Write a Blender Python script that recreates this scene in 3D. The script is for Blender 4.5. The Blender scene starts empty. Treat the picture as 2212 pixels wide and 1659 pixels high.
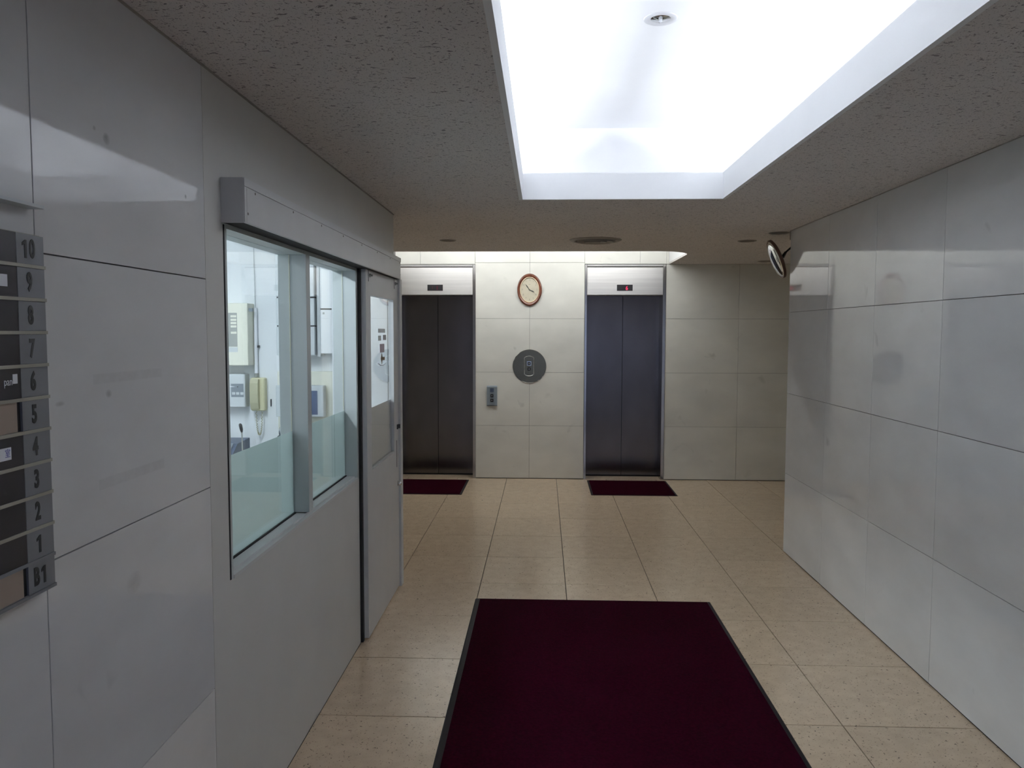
import bpy, bmesh, math, random
from mathutils import Vector, Matrix

random.seed(7)
sc = bpy.context.scene
C = sc.collection

# ------------------------------------------------------------------ camera
CAM_H = 1.65136
F_PX, YAW, PIT, ROL = 1720.0, -0.03921, -0.06534, 0.00223
cy, sy = math.cos(YAW), math.sin(YAW)
fw, rt, up = Vector((sy, cy, 0)), Vector((cy, -sy, 0)), Vector((0, 0, 1))
c, s = math.cos(PIT), math.sin(PIT)
f2, u2 = fw * c + up * s, -fw * s + up * c
c, s = math.cos(ROL), math.sin(ROL)
r3, u3 = rt * c + u2 * s, -rt * s + u2 * c
cam = bpy.data.cameras.new('camera')
cam.sensor_fit = 'HORIZONTAL'
cam.sensor_width = 36.0
cam.lens = F_PX / 2212 * 36.0
cam.clip_start = 0.02
camo = bpy.data.objects.new('camera', cam)
C.objects.link(camo)
m = Matrix.Identity(4)
for i in range(3):
    m[i][0], m[i][1], m[i][2] = r3[i], u3[i], -f2[i]
m[2][3] = CAM_H
camo.matrix_world = m
sc.camera = camo

# ------------------------------------------------------------------ world, exposure
w = bpy.data.worlds.new('overcast_sky')
sc.world = w
w.use_nodes = True
bg = w.node_tree.nodes['Background']
bg.inputs[0].default_value = (0.56, 0.66, 1.0, 1)
bg.inputs[1].default_value = 0.75
sc.view_settings.view_transform = 'Standard'
sc.view_settings.look = 'None'
sc.view_settings.gamma = 1.0
sc.view_settings.use_curve_mapping = False
sc.view_settings.exposure = 0.58
sc.cycles.diffuse_bounces = 6
sc.cycles.glossy_bounces = 3
sc.cycles.max_bounces = 8
sc.cycles.transparent_max_bounces = 8
sc.cycles.sample_clamp_indirect = 6.0
sc.cycles.use_light_tree = False
sc.cycles.caustics_reflective = False
sc.cycles.caustics_refractive = False

E_COVE = 49.0      # fluorescent tubes of the long ceiling recess
E_SLOT = 49.0      # fluorescent tubes above the lift wall
E_GUARD = 90.0      # fluorescent fitting in the guard room

# ------------------------------------------------------------------ room measures
XL, XR, YB, ZC = -0.963, 1.818, 8.90, 2.40
Y0 = -4.0                     # invented entrance end, unseen behind the camera
LX, RX = -2.60, 3.80          # lobby sides
GY0, GY1 = 2.30, 5.02         # guard room inside
YE = 5.12                     # end of the left wall
YR = 6.00                     # end of the right wall
YV, VX = -1.528, 4.30          # unseen vestibule behind the camera, widened to bring in daylight

# ------------------------------------------------------------------ materials
MATS = {}


def mat(name, col, rough=0.5, metal=0.0, emit=None, es=0.0, spec=None, noise=None, bump=None, rand=0.0, coat=0.0):
    """principled material; noise=(scale, amount, detail, stretch) mottles the colour in world space"""
    M = bpy.data.materials.new(name)
    M.use_nodes = True
    nt = M.node_tree
    b = nt.nodes['Principled BSDF']
    b.inputs['Base Color'].default_value = (*col, 1)
    b.inputs['Roughness'].default_value = rough
    b.inputs['Metallic'].default_value = metal
    if spec is not None:
        b.inputs['Specular IOR Level'].default_value = spec
    if coat:
        b.inputs['Coat Weight'].default_value = coat
        b.inputs['Coat Roughness'].default_value = 0.08
    if emit:
        b.inputs['Emission Color'].default_value = (*emit, 1)
        b.inputs['Emission Strength'].default_value = es
    geo = nt.nodes.new('ShaderNodeNewGeometry')
    last = None
    if noise:
        sc_, am, de, st = noise
        mp = nt.nodes.new('ShaderNodeMapping')
        mp.inputs['Scale'].default_value = st
        nt.links.new(geo.outputs['Position'], mp.inputs['Vector'])
        n = nt.nodes.new('ShaderNodeTexNoise')
        n.inputs['Scale'].default_value = sc_
        n.inputs['Detail'].default_value = de
        nt.links.new(mp.outputs[0], n.inputs['Vector'])
        r = nt.nodes.new('ShaderNodeMapRange')
        r.inputs[1].default_value = 0.3
        r.inputs[2].default_value = 0.7
        r.inputs[3].default_value = 1 - am
        r.inputs[4].default_value = 1 + am
        nt.links.new(n.outputs['Fac'], r.inputs[0])
        mx = nt.nodes.new('ShaderNodeVectorMath')
        mx.operation = 'SCALE'
        mx.inputs[0].default_value = col
        nt.links.new(r.outputs[0], mx.inputs['Scale'])
        last = mx.outputs[0]
    if rand:
        oi = nt.nodes.new('ShaderNodeObjectInfo')
        r = nt.nodes.new('ShaderNodeMapRange')
        r.inputs[3].default_value = 1 - rand
        r.inputs[4].default_value = 1 + rand
        nt.links.new(oi.outputs['Random'], r.inputs[0])
        mx = nt.nodes.new('ShaderNodeVectorMath')
        mx.operation = 'SCALE'
        mx.inputs[0].default_value = col
        if last:
            nt.links.new(last, mx.inputs[0])
        nt.links.new(r.outputs[0], mx.inputs['Scale'])
        last = mx.outputs[0]
    if last:
        nt.links.new(last, b.inputs['Base Color'])
    if bump:
        n = nt.nodes.new('ShaderNodeTexNoise')
        n.inputs['Scale'].default_value = bump[0]
        n.inputs['Detail'].default_value = 3
        nt.links.new(geo.outputs['Position'], n.inputs['Vector'])
        bp = nt.nodes.new('ShaderNodeBump')
        bp.inputs['Strength'].default_value = bump[1]
        bp.inputs['Distance'].default_value = 0.01
        nt.links.new(n.outputs['Fac'], bp.inputs['Height'])
        nt.links.new(bp.outputs[0], b.inputs['Normal'])
    MATS[name] = M
    return M


def speckle(M, base, spots, scales, th, wid=0.03, stretch=(1, 1, 1)):
    """dark specks laid over the colour already feeding the base colour"""
    nt = M.node_tree
    b = nt.nodes['Principled BSDF']
    geo = nt.nodes.new('ShaderNodeNewGeometry')
    src = b.inputs['Base Color'].links[0].from_socket if b.inputs['Base Color'].links else None
    for sc_, t, st in zip(scales, th, stretch):
        mp = nt.nodes.new('ShaderNodeMapping')
        mp.inputs['Scale'].default_value = st
        nt.links.new(geo.outputs['Position'], mp.inputs['Vector'])
        n = nt.nodes.new('ShaderNodeTexNoise')
        n.inputs['Scale'].default_value = sc_
        n.inputs['Detail'].default_value = 2.5
        n.inputs['Distortion'].default_value = 0.7
        nt.links.new(mp.outputs[0], n.inputs['Vector'])
        r = nt.nodes.new('ShaderNodeMapRange')
        r.inputs[1].default_value = t
        r.inputs[2].default_value = t + wid
        nt.links.new(n.outputs['Fac'], r.inputs[0])
        mx = nt.nodes.new('ShaderNodeMix')
        mx.data_type = 'RGBA'
        nt.links.new(r.outputs[0], mx.inputs['Factor'])
        if src:
            nt.links.new(src, mx.inputs['A'])
        else:
            mx.inputs['A'].default_value = (*base, 1)
        mx.inputs['B'].default_value = (*spots, 1)
        src = mx.outputs['Result']
    nt.links.new(src, b.inputs['Base Color'])


STONE = mat('polished_stone', (0.665, 0.665, 0.66), 0.045, noise=(2.2, 0.06, 4, (1, 1, 2.2)), rand=0.02)
speckle(STONE, None, (0.52, 0.52, 0.52), [5.0], [0.70], 0.12, [(1, 1, 1)])
STONE_B = mat('honed_stone', (0.68, 0.675, 0.63), 0.32, noise=(2.6, 0.07, 4, (1, 1, 1.6)), rand=0.02)
speckle(STONE_B, None, (0.52, 0.52, 0.48), [5.0], [0.69], 0.12, [(1, 1, 1)])


def marks(M, rects, blobs, k):
    # old tape and scuff marks on the left wall, each at its own place on the stone
    nt = M.node_tree
    b = nt.nodes['Principled BSDF']
    geo = nt.nodes.new('ShaderNodeNewGeometry')
    sx = nt.nodes.new('ShaderNodeSeparateXYZ')
    nt.links.new(geo.outputs['Position'], sx.inputs[0])
    nz = nt.nodes.new('ShaderNodeTexNoise')
    nz.inputs['Scale'].default_value = 45.0
    nz.inputs['Detail'].default_value = 3.0
    nt.links.new(geo.outputs['Position'], nz.inputs['Vector'])
    tot = None

    def mth(op, a, b_=None, c_=None):
        n = nt.nodes.new('ShaderNodeMath')
        n.operation = op
        for q, v in enumerate((a, b_, c_)):
            if v is None:
                continue
            if isinstance(v, (int, float)):
                n.inputs[q].default_value = v
            else:
                nt.links.new(v, n.inputs[q])
        return n.outputs[0]
    for (y0, y1, z0, z1, st) in rects:
        dy = mth('SUBTRACT', (y1 - y0) / 2, mth('ABSOLUTE', mth('SUBTRACT', sx.outputs[1], (y0 + y1) / 2)))
        dz = mth('SUBTRACT', (z1 - z0) / 2, mth('ABSOLUTE', mth('SUBTRACT', sx.outputs[2], (z0 + z1) / 2)))
        e = mth('MULTIPLY', mth('MINIMUM', dy, dz), 300.0)
        n = nt.nodes.new('ShaderNodeClamp')
        nt.links.new(e, n.inputs[0])
        v = mth('MULTIPLY', mth('MULTIPLY', n.outputs[0], nz.outputs['Fac']), st)
        tot = v if tot is None else mth('ADD', tot, v)
    for (y, z, ry, rz, st) in blobs:
        d = mth('ADD', mth('POWER', mth('DIVIDE', mth('SUBTRACT', sx.outputs[1], y), ry), 2.0), mth('POWER', mth('DIVIDE', mth('SUBTRACT', sx.outputs[2], z), rz), 2.0))
        n = nt.nodes.new('ShaderNodeClamp')
        nt.links.new(mth('SUBTRACT', 1.0, d), n.inputs[0])
        v = mth('MULTIPLY', mth('MULTIPLY', n.outputs[0], nz.outputs['Fac']), st)
        tot = v if tot is None else mth('ADD', tot, v)
    src = b.inputs['Base Color'].links[0].from_socket
    mx = nt.nodes.new('ShaderNodeVectorMath')
    mx.operation = 'SCALE'
    nt.links.new(src, mx.inputs[0])
    nt.links.new(mth('SUBTRACT', 1.0, tot), mx.inputs['Scale'])
    nt.links.new(mx.outputs[0], b.inputs['Base Color'])


STONE_L = STONE.copy()
STONE_L.name = 'polished_stone_marked'
marks(STONE_L, [(1.664, 1.975, 1.535, 1.560, 0.13), (1.674, 1.974, 1.303, 1.330, 0.15)],
      [(1.747, 2.073, 0.016, 0.014, 0.7), (2.133, 2.012, 0.007, 0.007, 0.9), (1.81, 1.059, 0.038, 0.028, 0.28), (1.725, 1.513, 0.014, 0.010, 0.5), (1.546, 1.506, 0.018, 0.006, 0.5), (1.70, 2.085, 0.007, 0.006, 0.5)], 1)
JOINT = mat('stone_joint', (0.22, 0.21, 0.20), 0.9)
TILE = mat('terrazzo', (0.54, 0.420, 0.298), 0.19, noise=(14, 0.06, 3, (1, 1, 1)), rand=0.035)
speckle(TILE, None, (0.17, 0.13, 0.10), [85, 150], [0.655, 0.67], 0.03, [(1, 1, 1), (1, 1, 1)])
GROUT = mat('floor_grout', (0.05, 0.038, 0.030), 0.9)
CEIL = mat('fissured_ceiling_board', (0.70, 0.66, 0.64), 0.9, noise=(2.0, 0.03, 3, (1, 1, 1)))
speckle(CEIL, None, (0.24, 0.22, 0.22), [88, 150, 200], [0.635, 0.645, 0.65], 0.02, [(0.5, 1, 1), (1, 0.55, 1), (1, 1, 1)])
PLASTER = mat('white_plaster', (0.86, 0.865, 0.875), 0.6, noise=(3, 0.015, 3, (1, 1, 1)))
PAINT = mat('grey_white_paint', (0.56, 0.56, 0.555), 0.42, noise=(5, 0.03, 5, (1, 1, 1)))
PAINT_W = mat('wall_paint', (0.56, 0.55, 0.52), 0.55, noise=(3, 0.03, 5, (1, 1, 1)))
FRAMEP = mat('grey_green_frame_paint', (0.45, 0.48, 0.47), 0.4)
ROOMW = mat('guardroom_white', (0.78, 0.80, 0.81), 0.6)
STEEL_F = mat('steel_frame', (0.45, 0.44, 0.43), 0.2, 1.0)
STEEL = mat('brushed_steel', (0.86, 0.84, 0.82), 0.42, 1.0, noise=(7, 0.06, 4, (0.15, 1, 6)))
STEEL_D = mat('dark_steel_door', (0.145, 0.132, 0.13), 0.25, 1.0, noise=(6, 0.08, 3, (1.0, 1, 0.5)))
_tn = STEEL_D.node_tree.nodes.new('ShaderNodeTangent')
_tn.direction_type = 'RADIAL'
_tn.axis = 'Z'
STEEL_D.node_tree.links.new(_tn.outputs[0], STEEL_D.node_tree.nodes['Principled BSDF'].inputs['Tangent'])
STEEL_D.node_tree.nodes['Principled BSDF'].inputs['Anisotropic'].default_value = 0.7
STEEL_D.node_tree.nodes['Principled BSDF'].inputs['Anisotropic Rotation'].default_value = 0.0
BLACK = mat('black_plastic', (0.012, 0.012, 0.014), 0.35)
DARK = mat('dark_gap', (0.015, 0.013, 0.013), 0.9)
RED_ON = mat('red_led', (0.25, 0.0, 0.03), 0.5, emit=(1.0, 0.03, 0.12), es=0.55)
RED_DIM = mat('red_led_dim', (0.10, 0.0, 0.02), 0.5, emit=(1.0, 0.03, 0.12), es=0.035)
CARPET = mat('burgundy_carpet', (0.0195, 0.0005, 0.0050), 1.0, spec=0.03, noise=(90, 0.35, 3, (1, 1, 1)), bump=(500, 0.6))
RUBBER = mat('black_rubber', (0.012, 0.010, 0.011), 0.7, spec=0.25)
WOOD = mat('dark_red_wood', (0.125, 0.040, 0.022), 0.25, noise=(30, 0.3, 4, (1, 1, 0.4)))
GOLD = mat('pale_gold', (0.90, 0.72, 0.52), 0.35, 0.35)
DIAL = mat('cream_dial', (0.50, 0.46, 0.36), 0.5)
INK = mat('dark_ink', (0.03, 0.03, 0.03), 0.6)
INK_SOFT = mat('faded_ink', (0.20, 0.19, 0.16), 0.6)
BRONZE = mat('tarnished_bronze_plate', (0.150, 0.132, 0.088), 0.18, 1.0, noise=(9, 0.1, 4, (0.3, 1, 4)))
CHROME = mat('chrome', (0.75, 0.75, 0.75), 0.10, 1.0)
OPEN_D = mat('dim_lamp_opening', (0.19, 0.165, 0.145), 0.6)
CHROME_R = mat('worn_chrome', (0.72, 0.71, 0.68), 0.45, 0.8)
MIRROR = mat('mirror_glass', (0.86, 0.88, 0.88), 0.02, 1.0)
ORANGE = mat('brown_mirror_rim', (0.10, 0.045, 0.028), 0.45)
SIGN_D = mat('dark_name_strip', (0.020, 0.017, 0.023), 0.35)
SIGN_G = mat('grey_number_plate', (0.185, 0.19, 0.205), 0.4)
SIGN_R = mat('metal_rail', (0.36, 0.34, 0.29), 0.4, 0.3)
SIGN_B = mat('empty_slot_board', (0.30, 0.235, 0.19), 0.6)
WHITE = mat('white_label', (0.75, 0.76, 0.80), 0.5)
PRINT_B = mat('blue_print', (0.12, 0.13, 0.42), 0.5)
CREAM = mat('cream_enamel', (0.72, 0.71, 0.60), 0.4)
CREAM_D = mat('olive_cream_plastic', (0.42, 0.40, 0.27), 0.4)
CREAM_L = mat('yellow_cream_plastic', (0.66, 0.63, 0.42), 0.4)
GREYBOX = mat('pale_grey_enamel', (0.55, 0.58, 0.59), 0.4)
GREYD = mat('slate_grey_face', (0.17, 0.20, 0.23), 0.4)
GREYM = mat('mid_grey_face', (0.28, 0.29, 0.27), 0.5)
BLUE = mat('dark_blue_plastic', (0.06, 0.085, 0.14), 0.4)
SCREEN = mat('blue_screen', (0.055, 0.075, 0.13), 0.2, emit=(0.2, 0.28, 0.5), es=0.08)
DESK = mat('desk_top', (0.35, 0.36, 0.36), 0.4)
ASPHALT = mat('pavement', (0.22, 0.22, 0.23), 0.9)
TUBE = mat('cool_fluorescent_tube', (0.9, 0.9, 0.9), 0.5, emit=(0.87, 0.92, 1.0), es=E_COVE)
TUBE_S = mat('neutral_fluorescent_tube', (0.9, 0.9, 0.9), 0.5, emit=(0.98, 1.0, 0.985), es=E_SLOT)
TUBE_G = mat('guardroom_fluorescent', (0.9, 0.9, 0.9), 0.5, emit=(0.82, 0.92, 1.0), es=E_GUARD)
PINK = mat('faded_pink_sticker', (0.50, 0.42, 0.46), 0.5)
BROWN = mat('brown_print', (0.22, 0.15, 0.08), 0.5)
GREYM2 = mat('faded_grey_print', (0.42, 0.41, 0.42), 0.5)
VENT = mat('beige_metal', (0.30, 0.27, 0.235), 0.45)


def glass_mat(name, tint, refl_ior=1.5):
    M = bpy.data.materials.new(name)
    M.use_nodes = True
    nt = M.node_tree
    nt.nodes.remove(nt.nodes['Principled BSDF'])
    out = nt.nodes['Material Output']
    t = nt.nodes.new('ShaderNodeBsdfTransparent')
    t.inputs[0].default_value = (*tint, 1)
    g = nt.nodes.new('ShaderNodeBsdfGlossy')
    g.inputs['Roughness'].default_value = 0.02
    lw = nt.nodes.new('ShaderNodeLayerWeight')
    lw.inputs[0].default_value = 0.5
    pw = nt.nodes.new('ShaderNodeMath')
    pw.operation = 'POWER'
    pw.inputs[1].default_value = 5.0
    nt.links.new(lw.outputs['Facing'], pw.inputs[0])
    fr = nt.nodes.new('ShaderNodeMath')
    fr.operation = 'MULTIPLY_ADD'
    fr.inputs[1].default_value = 0.9
    fr.inputs[2].default_value = 0.035
    nt.links.new(pw.outputs[0], fr.inputs[0])
    mx = nt.nodes.new('ShaderNodeMixShader')
    nt.links.new(fr.outputs[0], mx.inputs[0])
    nt.links.new(t.outputs[0], mx.inputs[1])
    nt.links.new(g.outputs[0], mx.inputs[2])
    nt.links.new(mx.outputs[0], out.inputs[0])
    return M


def film_mat(name, col, tr):
    M = bpy.data.materials.new(name)
    M.use_nodes = True
    nt = M.node_tree
    b = nt.nodes['Principled BSDF']
    out = nt.nodes['Material Output']
    b.inputs['Base Color'].default_value = (*col, 1)
    b.inputs['Roughness'].default_value = 0.25
    t = nt.nodes.new('ShaderNodeBsdfTranslucent')
    t.inputs[0].default_value = (*tr, 1)
    mx = nt.nodes.new('ShaderNodeMixShader')
    mx.inputs[0].default_value = 0.5
    nt.links.new(b.outputs[0], mx.inputs[1])
    nt.links.new(t.outputs[0], mx.inputs[2])
    nt.links.new(mx.outputs[0], out.inputs[0])
    return M


GLASS = glass_mat('window_glass', (0.97, 0.985, 0.99))
FILM = film_mat('frosted_film', (0.54, 0.60, 0.585), (0.72, 0.80, 0.775))

# ------------------------------------------------------------------ mesh helpers
WPOS = {}


class MB:
    def __init__(self):
        self.v, self.f, self.mi = [], [], []
        self.sm = []

    def add(self, vs, fs, smooth=False):
        o = len(self.v)
        self.v += [Vector(p) for p in vs]
        self.f += [[i + o for i in q] for q in fs]
        self.sm += [smooth] * len(fs)
        return self

    def box(self, x0, x1, y0, y1, z0, z1, b=0.0):
        if b <= 0:
            vs = [(x, y, z) for z in (z0, z1) for y in (y0, y1) for x in (x0, x1)]
            return self.add(vs, [(0, 2, 3, 1), (4, 5, 7, 6), (0, 1, 5, 4), (2, 6, 7, 3), (0, 4, 6, 2), (1, 3, 7, 5)])
        bm = bmesh.new()
        bmesh.ops.create_cube(bm, size=1)
        for v in bm.verts:
            v.co = Vector(((x0 + x1) / 2 + v.co.x * (x1 - x0), (y0 + y1) / 2 + v.co.y * (y1 - y0), (z0 + z1) / 2 + v.co.z * (z1 - z0)))
        bmesh.ops.bevel(bm, geom=bm.edges[:], offset=b, segments=1, affect='EDGES')
        bm.verts.index_update()
        self.add([v.co.copy() for v in bm.verts], [[v.index for v in f.verts] for f in bm.faces])
        bm.free()
        return self

    def prism(self, pts, axis, a0, a1):
        """2D outline extruded along axis: axis 2 -> pts are (x,y); axis 1 -> (x,z); axis 0 -> (y,z)"""
        def P(p, a):
            return {2: (p[0], p[1], a), 1: (p[0], a, p[1]), 0: (a, p[0], p[1])}[axis]
        n = len(pts)
        vs = [P(p, a0) for p in pts] + [P(p, a1) for p in pts]
        fs = [list(range(n))[::-1], list(range(n, 2 * n))]
        fs += [(i, (i + 1) % n, n + (i + 1) % n, n + i) for i in range(n)]
        return self.add(vs, fs)

    def tube(self, path, r, seg=8, cap=True):
        path = [Vector(p) for p in path]
        n = len(path)
        rs = r if isinstance(r, (list, tuple)) else [r] * n
        vs, fs = [], []
        ref = None
        for i, p in enumerate(path):
            d = (path[min(i + 1, n - 1)] - path[max(i - 1, 0)]).normalized()
            if ref is None:
                ref = d.cross(Vector((0.31, 0.17, 0.93)))
                if ref.length < 1e-3:
                    ref = d.cross(Vector((1, 0, 0)))
            a = (ref - d * ref.dot(d)).normalized()
            ref = a
            b = d.cross(a)
            for k in range(seg):
                t = 2 * math.pi * k / seg
                vs.append(p + (a * math.cos(t) + b * math.sin(t)) * rs[i])
        for i in range(n - 1):
            for k in range(seg):
                fs.append((i * seg + k, i * seg + (k + 1) % seg, (i + 1) * seg + (k + 1) % seg, (i + 1) * seg + k))
        if cap:
            fs.append(list(range(seg))[::-1])
            fs.append(list(range((n - 1) * seg, n * seg)))
        return self.add(vs, fs, True)

    def lathe(self, prof, cen, nrm, seg=40, sx=1.0, sz=1.0, upv=(0, 0, 1), cap0=True, cap1=True):
        """profile (radius, height along nrm) spun about nrm; sx/sz squash it to an oval"""
        nrm = Vector(nrm).normalized()
        cen = Vector(cen)
        upv = Vector(upv)
        if abs(upv.dot(nrm)) > 0.99:
            upv = Vector((0, 1, 0))
        a = upv.cross(nrm).normalized()
        b = nrm.cross(a)
        vs, fs = [], []
        for r, h in prof:
            for k in range(seg):
                t = 2 * math.pi * k / seg
                vs.append(cen + a * (r * sx * math.cos(t)) + b * (r * sz * math.sin(t)) + nrm * h)
        for i in range(len(prof) - 1):
            for k in range(seg):
                fs.append((i * seg + k, i * seg + (k + 1) % seg, (i + 1) * seg + (k + 1) % seg, (i + 1) * seg + k))
        self.add(vs, fs, True)
        o = len(self.v) - len(vs)
        if cap0:
            self.f.append([o + k for k in range(seg)][::-1])
            self.sm.append(False)
        if cap1:
            q = o + (len(prof) - 1) * seg
            self.f.append([q + k for k in range(seg)])
            self.sm.append(False)
        return self

    def build(self, name, material, parent=None, **props):
        lo = Vector([min(v[i] for v in self.v) for i in range(3)])
        hi = Vector([max(v[i] for v in self.v) for i in range(3)])
        cen = (lo + hi) / 2
        me = bpy.data.meshes.new(name)
        me.from_pydata([v - cen for v in self.v], [], self.f)
        me.update()
        bm = bmesh.new()
        bm.from_mesh(me)
        bmesh.ops.recalc_face_normals(bm, faces=bm.faces[:])
        bm.to_mesh(me)
        bm.free()
        if any(self.sm):
            me.polygons.foreach_set('use_smooth', self.sm)
            me.set_sharp_from_angle(angle=math.radians(38))
        me.materials.append(material)
        return place(name, me, cen, parent, **props)


def place(name, me, loc, parent=None, **props):
    o = bpy.data.objects.new(name, me)
    C.objects.link(o)
    loc = Vector(loc)
    if parent:
        o.parent = parent
        o.location = loc - WPOS[parent.name]
    else:
        o.location = loc
    WPOS[o.name] = loc
    for k, v in props.items():
        o[k] = v
    return o


def thing(name, loc, label, cat, group=None):
    o = bpy.data.objects.new(name, None)
    C.objects.link(o)
    o.empty_display_size = 0.1
    o.location = loc
    WPOS[o.name] = Vector(loc)
    o['label'] = label
    o['category'] = cat
    if group:
        o['group'] = group
    return o


def struct(name, loc=(0, 0, 0)):
    o = bpy.data.objects.new(name, None)
    C.objects.link(o)
    o.location = loc
    WPOS[o.name] = Vector(loc)
    o['kind'] = 'structure'
    return o


def box(name, x0, x1, y0, y1, z0, z1, material, parent=None, b=0.0, **props):
    return MB().box(x0, x1, y0, y1, z0, z1, b).build(name, material, parent, **props)


_fonts = {}


def text(name, txt, size, material, parent, origin, xdir, ydir, sx=1.0, depth=0.0008, bold=0.0, align='CENTER', **props):
    """lettering as a thin mesh: origin is the centre, xdir the reading direction, ydir up"""
    cu = bpy.data.curves.new(name, 'FONT')
    cu.body = txt
    cu.size = size
    cu.align_x = align
    cu.align_y = 'CENTER'
    cu.extrude = depth / 2
    cu.offset = bold
    cu.resolution_u = 3
    tmp = bpy.data.objects.new(name + '_curve', cu)
    C.objects.link(tmp)
    dg = bpy.context.evaluated_depsgraph_get()
    dg.update()
    me = bpy.data.meshes.new_from_object(tmp.evaluated_get(dg))
    bpy.data.objects.remove(tmp)
    X, Yv = Vector(xdir), Vector(ydir)
    N = X.cross(Yv)
    O = Vector(origin)
    for v in me.vertices:
        p = v.co.copy()
        v.co = X * (p.x * sx) + Yv * p.y + N * p.z
    me.update()
    me.materials.clear()
    me.materials.append(material)
    me.name = name
    return place(name, me, O, parent, **props)


# =================================================================== SETTING
# ---- floor: grout bed with every stone tile a piece of its own
TX, TY, TX0, TY0 = 0.5575, 0.61227, -0.9625, 3.303
GAP = 0.0045
floor = MB().box(LX, VX, Y0, 9.3, -0.06, -0.006).build('floor', GROUT, None, kind='structure')
tile_cache = {}


def floor_tile(x0, x1, y0, y1):
    key = (round(x1 - x0, 3), round(y1 - y0, 3))
    cen = Vector(((x0 + x1) / 2, (y0 + y1) / 2, -0.008))
    if key not in tile_cache:
        hx, hy = (x1 - x0 - GAP) / 2, (y1 - y0 - GAP) / 2
        o = MB().box(cen.x - hx, cen.x + hx, cen.y - hy, cen.y + hy, -0.016, 0.0, 0.0008).build('floor_tile', TILE, floor)
        tile_cache[key] = o.data
    else:
        place('floor_tile', tile_cache[key], cen, floor)


for j in range(-12, 11):
    y0, y1 = TY0 + j * TY, TY0 + (j + 1) * TY
    y0, y1 = max(y0, Y0), min(y1, YB + 0.002)
    if y1 - y0 < 0.03:
        continue
    for i in range(-4, 10):
        x0, x1 = TX0 + i * TX, TX0 + (i + 1) * TX
        x0, x1 = max(x0, LX), min(x1, RX if y1 > 0 else VX)
        if x1 - x0 < 0.03:
            continue
        left_ok = x0 > XL - 0.02 or y1 > YE
        right_ok = x1 < XR + 0.02 or y1 > YR or y0 < YV
        if left_ok and right_ok:
            floor_tile(x0, x1, y0, y1)

# ---- ceiling with the long light recess and the recess above the lifts
KX0, KX1, KY0, KY1 = -0.123, 1.003, 1.45, 4.567      # long recess opening
SX0, SX1, SY0 = -1.69, 1.38, 7.487                    # recess above the lift wall
RC = 0.34
cb = MB()
ZT = ZC + 0.02
for (x0, x1, y0, y1) in [
    (LX, KX0, Y0, KY1), (KX1, VX + 0.1, Y0, KY1), (KX0, KX1, Y0, KY0),
    (LX, VX, KY1, SY0), (LX, SX0, SY0, 9.2), (SX1, VX, SY0, 9.2)]:
    cb.box(x0, x1, y0, y1, ZC, ZT)


def corner(xc, sgn):
    pts = [(xc, SY0)]
    for k in range(13):
        a = math.pi / 2 * k / 12
        pts.append((xc - sgn * (RC - RC * math.sin(a)), SY0 + RC - RC * math.cos(a)))
    return pts


cb.prism(corner(SX1, 1), 2, ZC, ZT)
cb.prism(corner(SX0, -1), 2, ZC, ZT)
ceiling = cb.build('ceiling', CEIL, None, kind='structure')

# long recess: lip, cove shelf, upper walls and its own ceiling
UX0, UX1, UY0, UY1, UZ = -0.46, 1.34, 1.12, 4.90, 2.875
LZ, LT = 2.547, 0.018
coffer = struct('trim_1', (0.44, 2.5, ZC))
e = 0.002
box('recess_lip', KX0 - LT, KX0 + e, KY0 - LT, KY1 + LT, ZC - 0.001, LZ, PLASTER, coffer)
box('recess_lip', KX1 - e, KX1 + LT, KY0 - LT, KY1 + LT, ZC - 0.001, LZ, PLASTER, coffer)
box('recess_lip', KX0 + e, KX1 - e, KY1 - e, KY1 + LT, ZC - 0.001, LZ, PLASTER, coffer)
box('recess_lip', KX0 + e, KX1 - e, KY0 - LT, KY0 + e, ZC - 0.001, LZ, PLASTER, coffer)
t = MB()
t.box(UX0 - 0.03, UX0, UY0 - 0.03, UY1 + 0.03, ZT, UZ + 0.03)
t.box(UX1, UX1 + 0.03, UY0 - 0.03, UY1 + 0.03, ZT, UZ + 0.03)
t.box(UX0, UX1, UY0 - 0.03, UY0, ZT, UZ + 0.03)
t.box(UX0, UX1, UY1, UY1 + 0.03, ZT, UZ + 0.03)
t.box(UX0, UX1, UY0, UY1, UZ, UZ + 0.03)
t.box(UX0, KX0 - LT, UY0, UY1, ZT, ZT + 0.01)
t.box(KX1 + LT, UX1, UY0, UY1, ZT, ZT + 0.01)
t.build('recess_box', PLASTER, coffer)
# recess above the lifts
slot = struct('trim_2', (0, 8.2, ZC))
t = MB()
SZ = 2.92
t.box(SX0 - 0.03, SX0, SY0, 9.0, ZT, SZ)
t.box(SX1, SX1 + 0.03, SY0, 9.0, ZT, SZ)
t.box(SX0, SX1, SY0 - 0.02, SY0, ZT, SZ)
t.box(SX0 - 0.03, SX1 + 0.03, SY0 - 0.02, 9.0, SZ, SZ + 0.03)
t.prism(corner(SX1, 1), 2, ZT, SZ)
t.prism(corner(SX0, -1), 2, ZT, SZ)
t.build('recess_box', PLASTER, slot)

# ---- stone walls
WG = 0.0028


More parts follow.
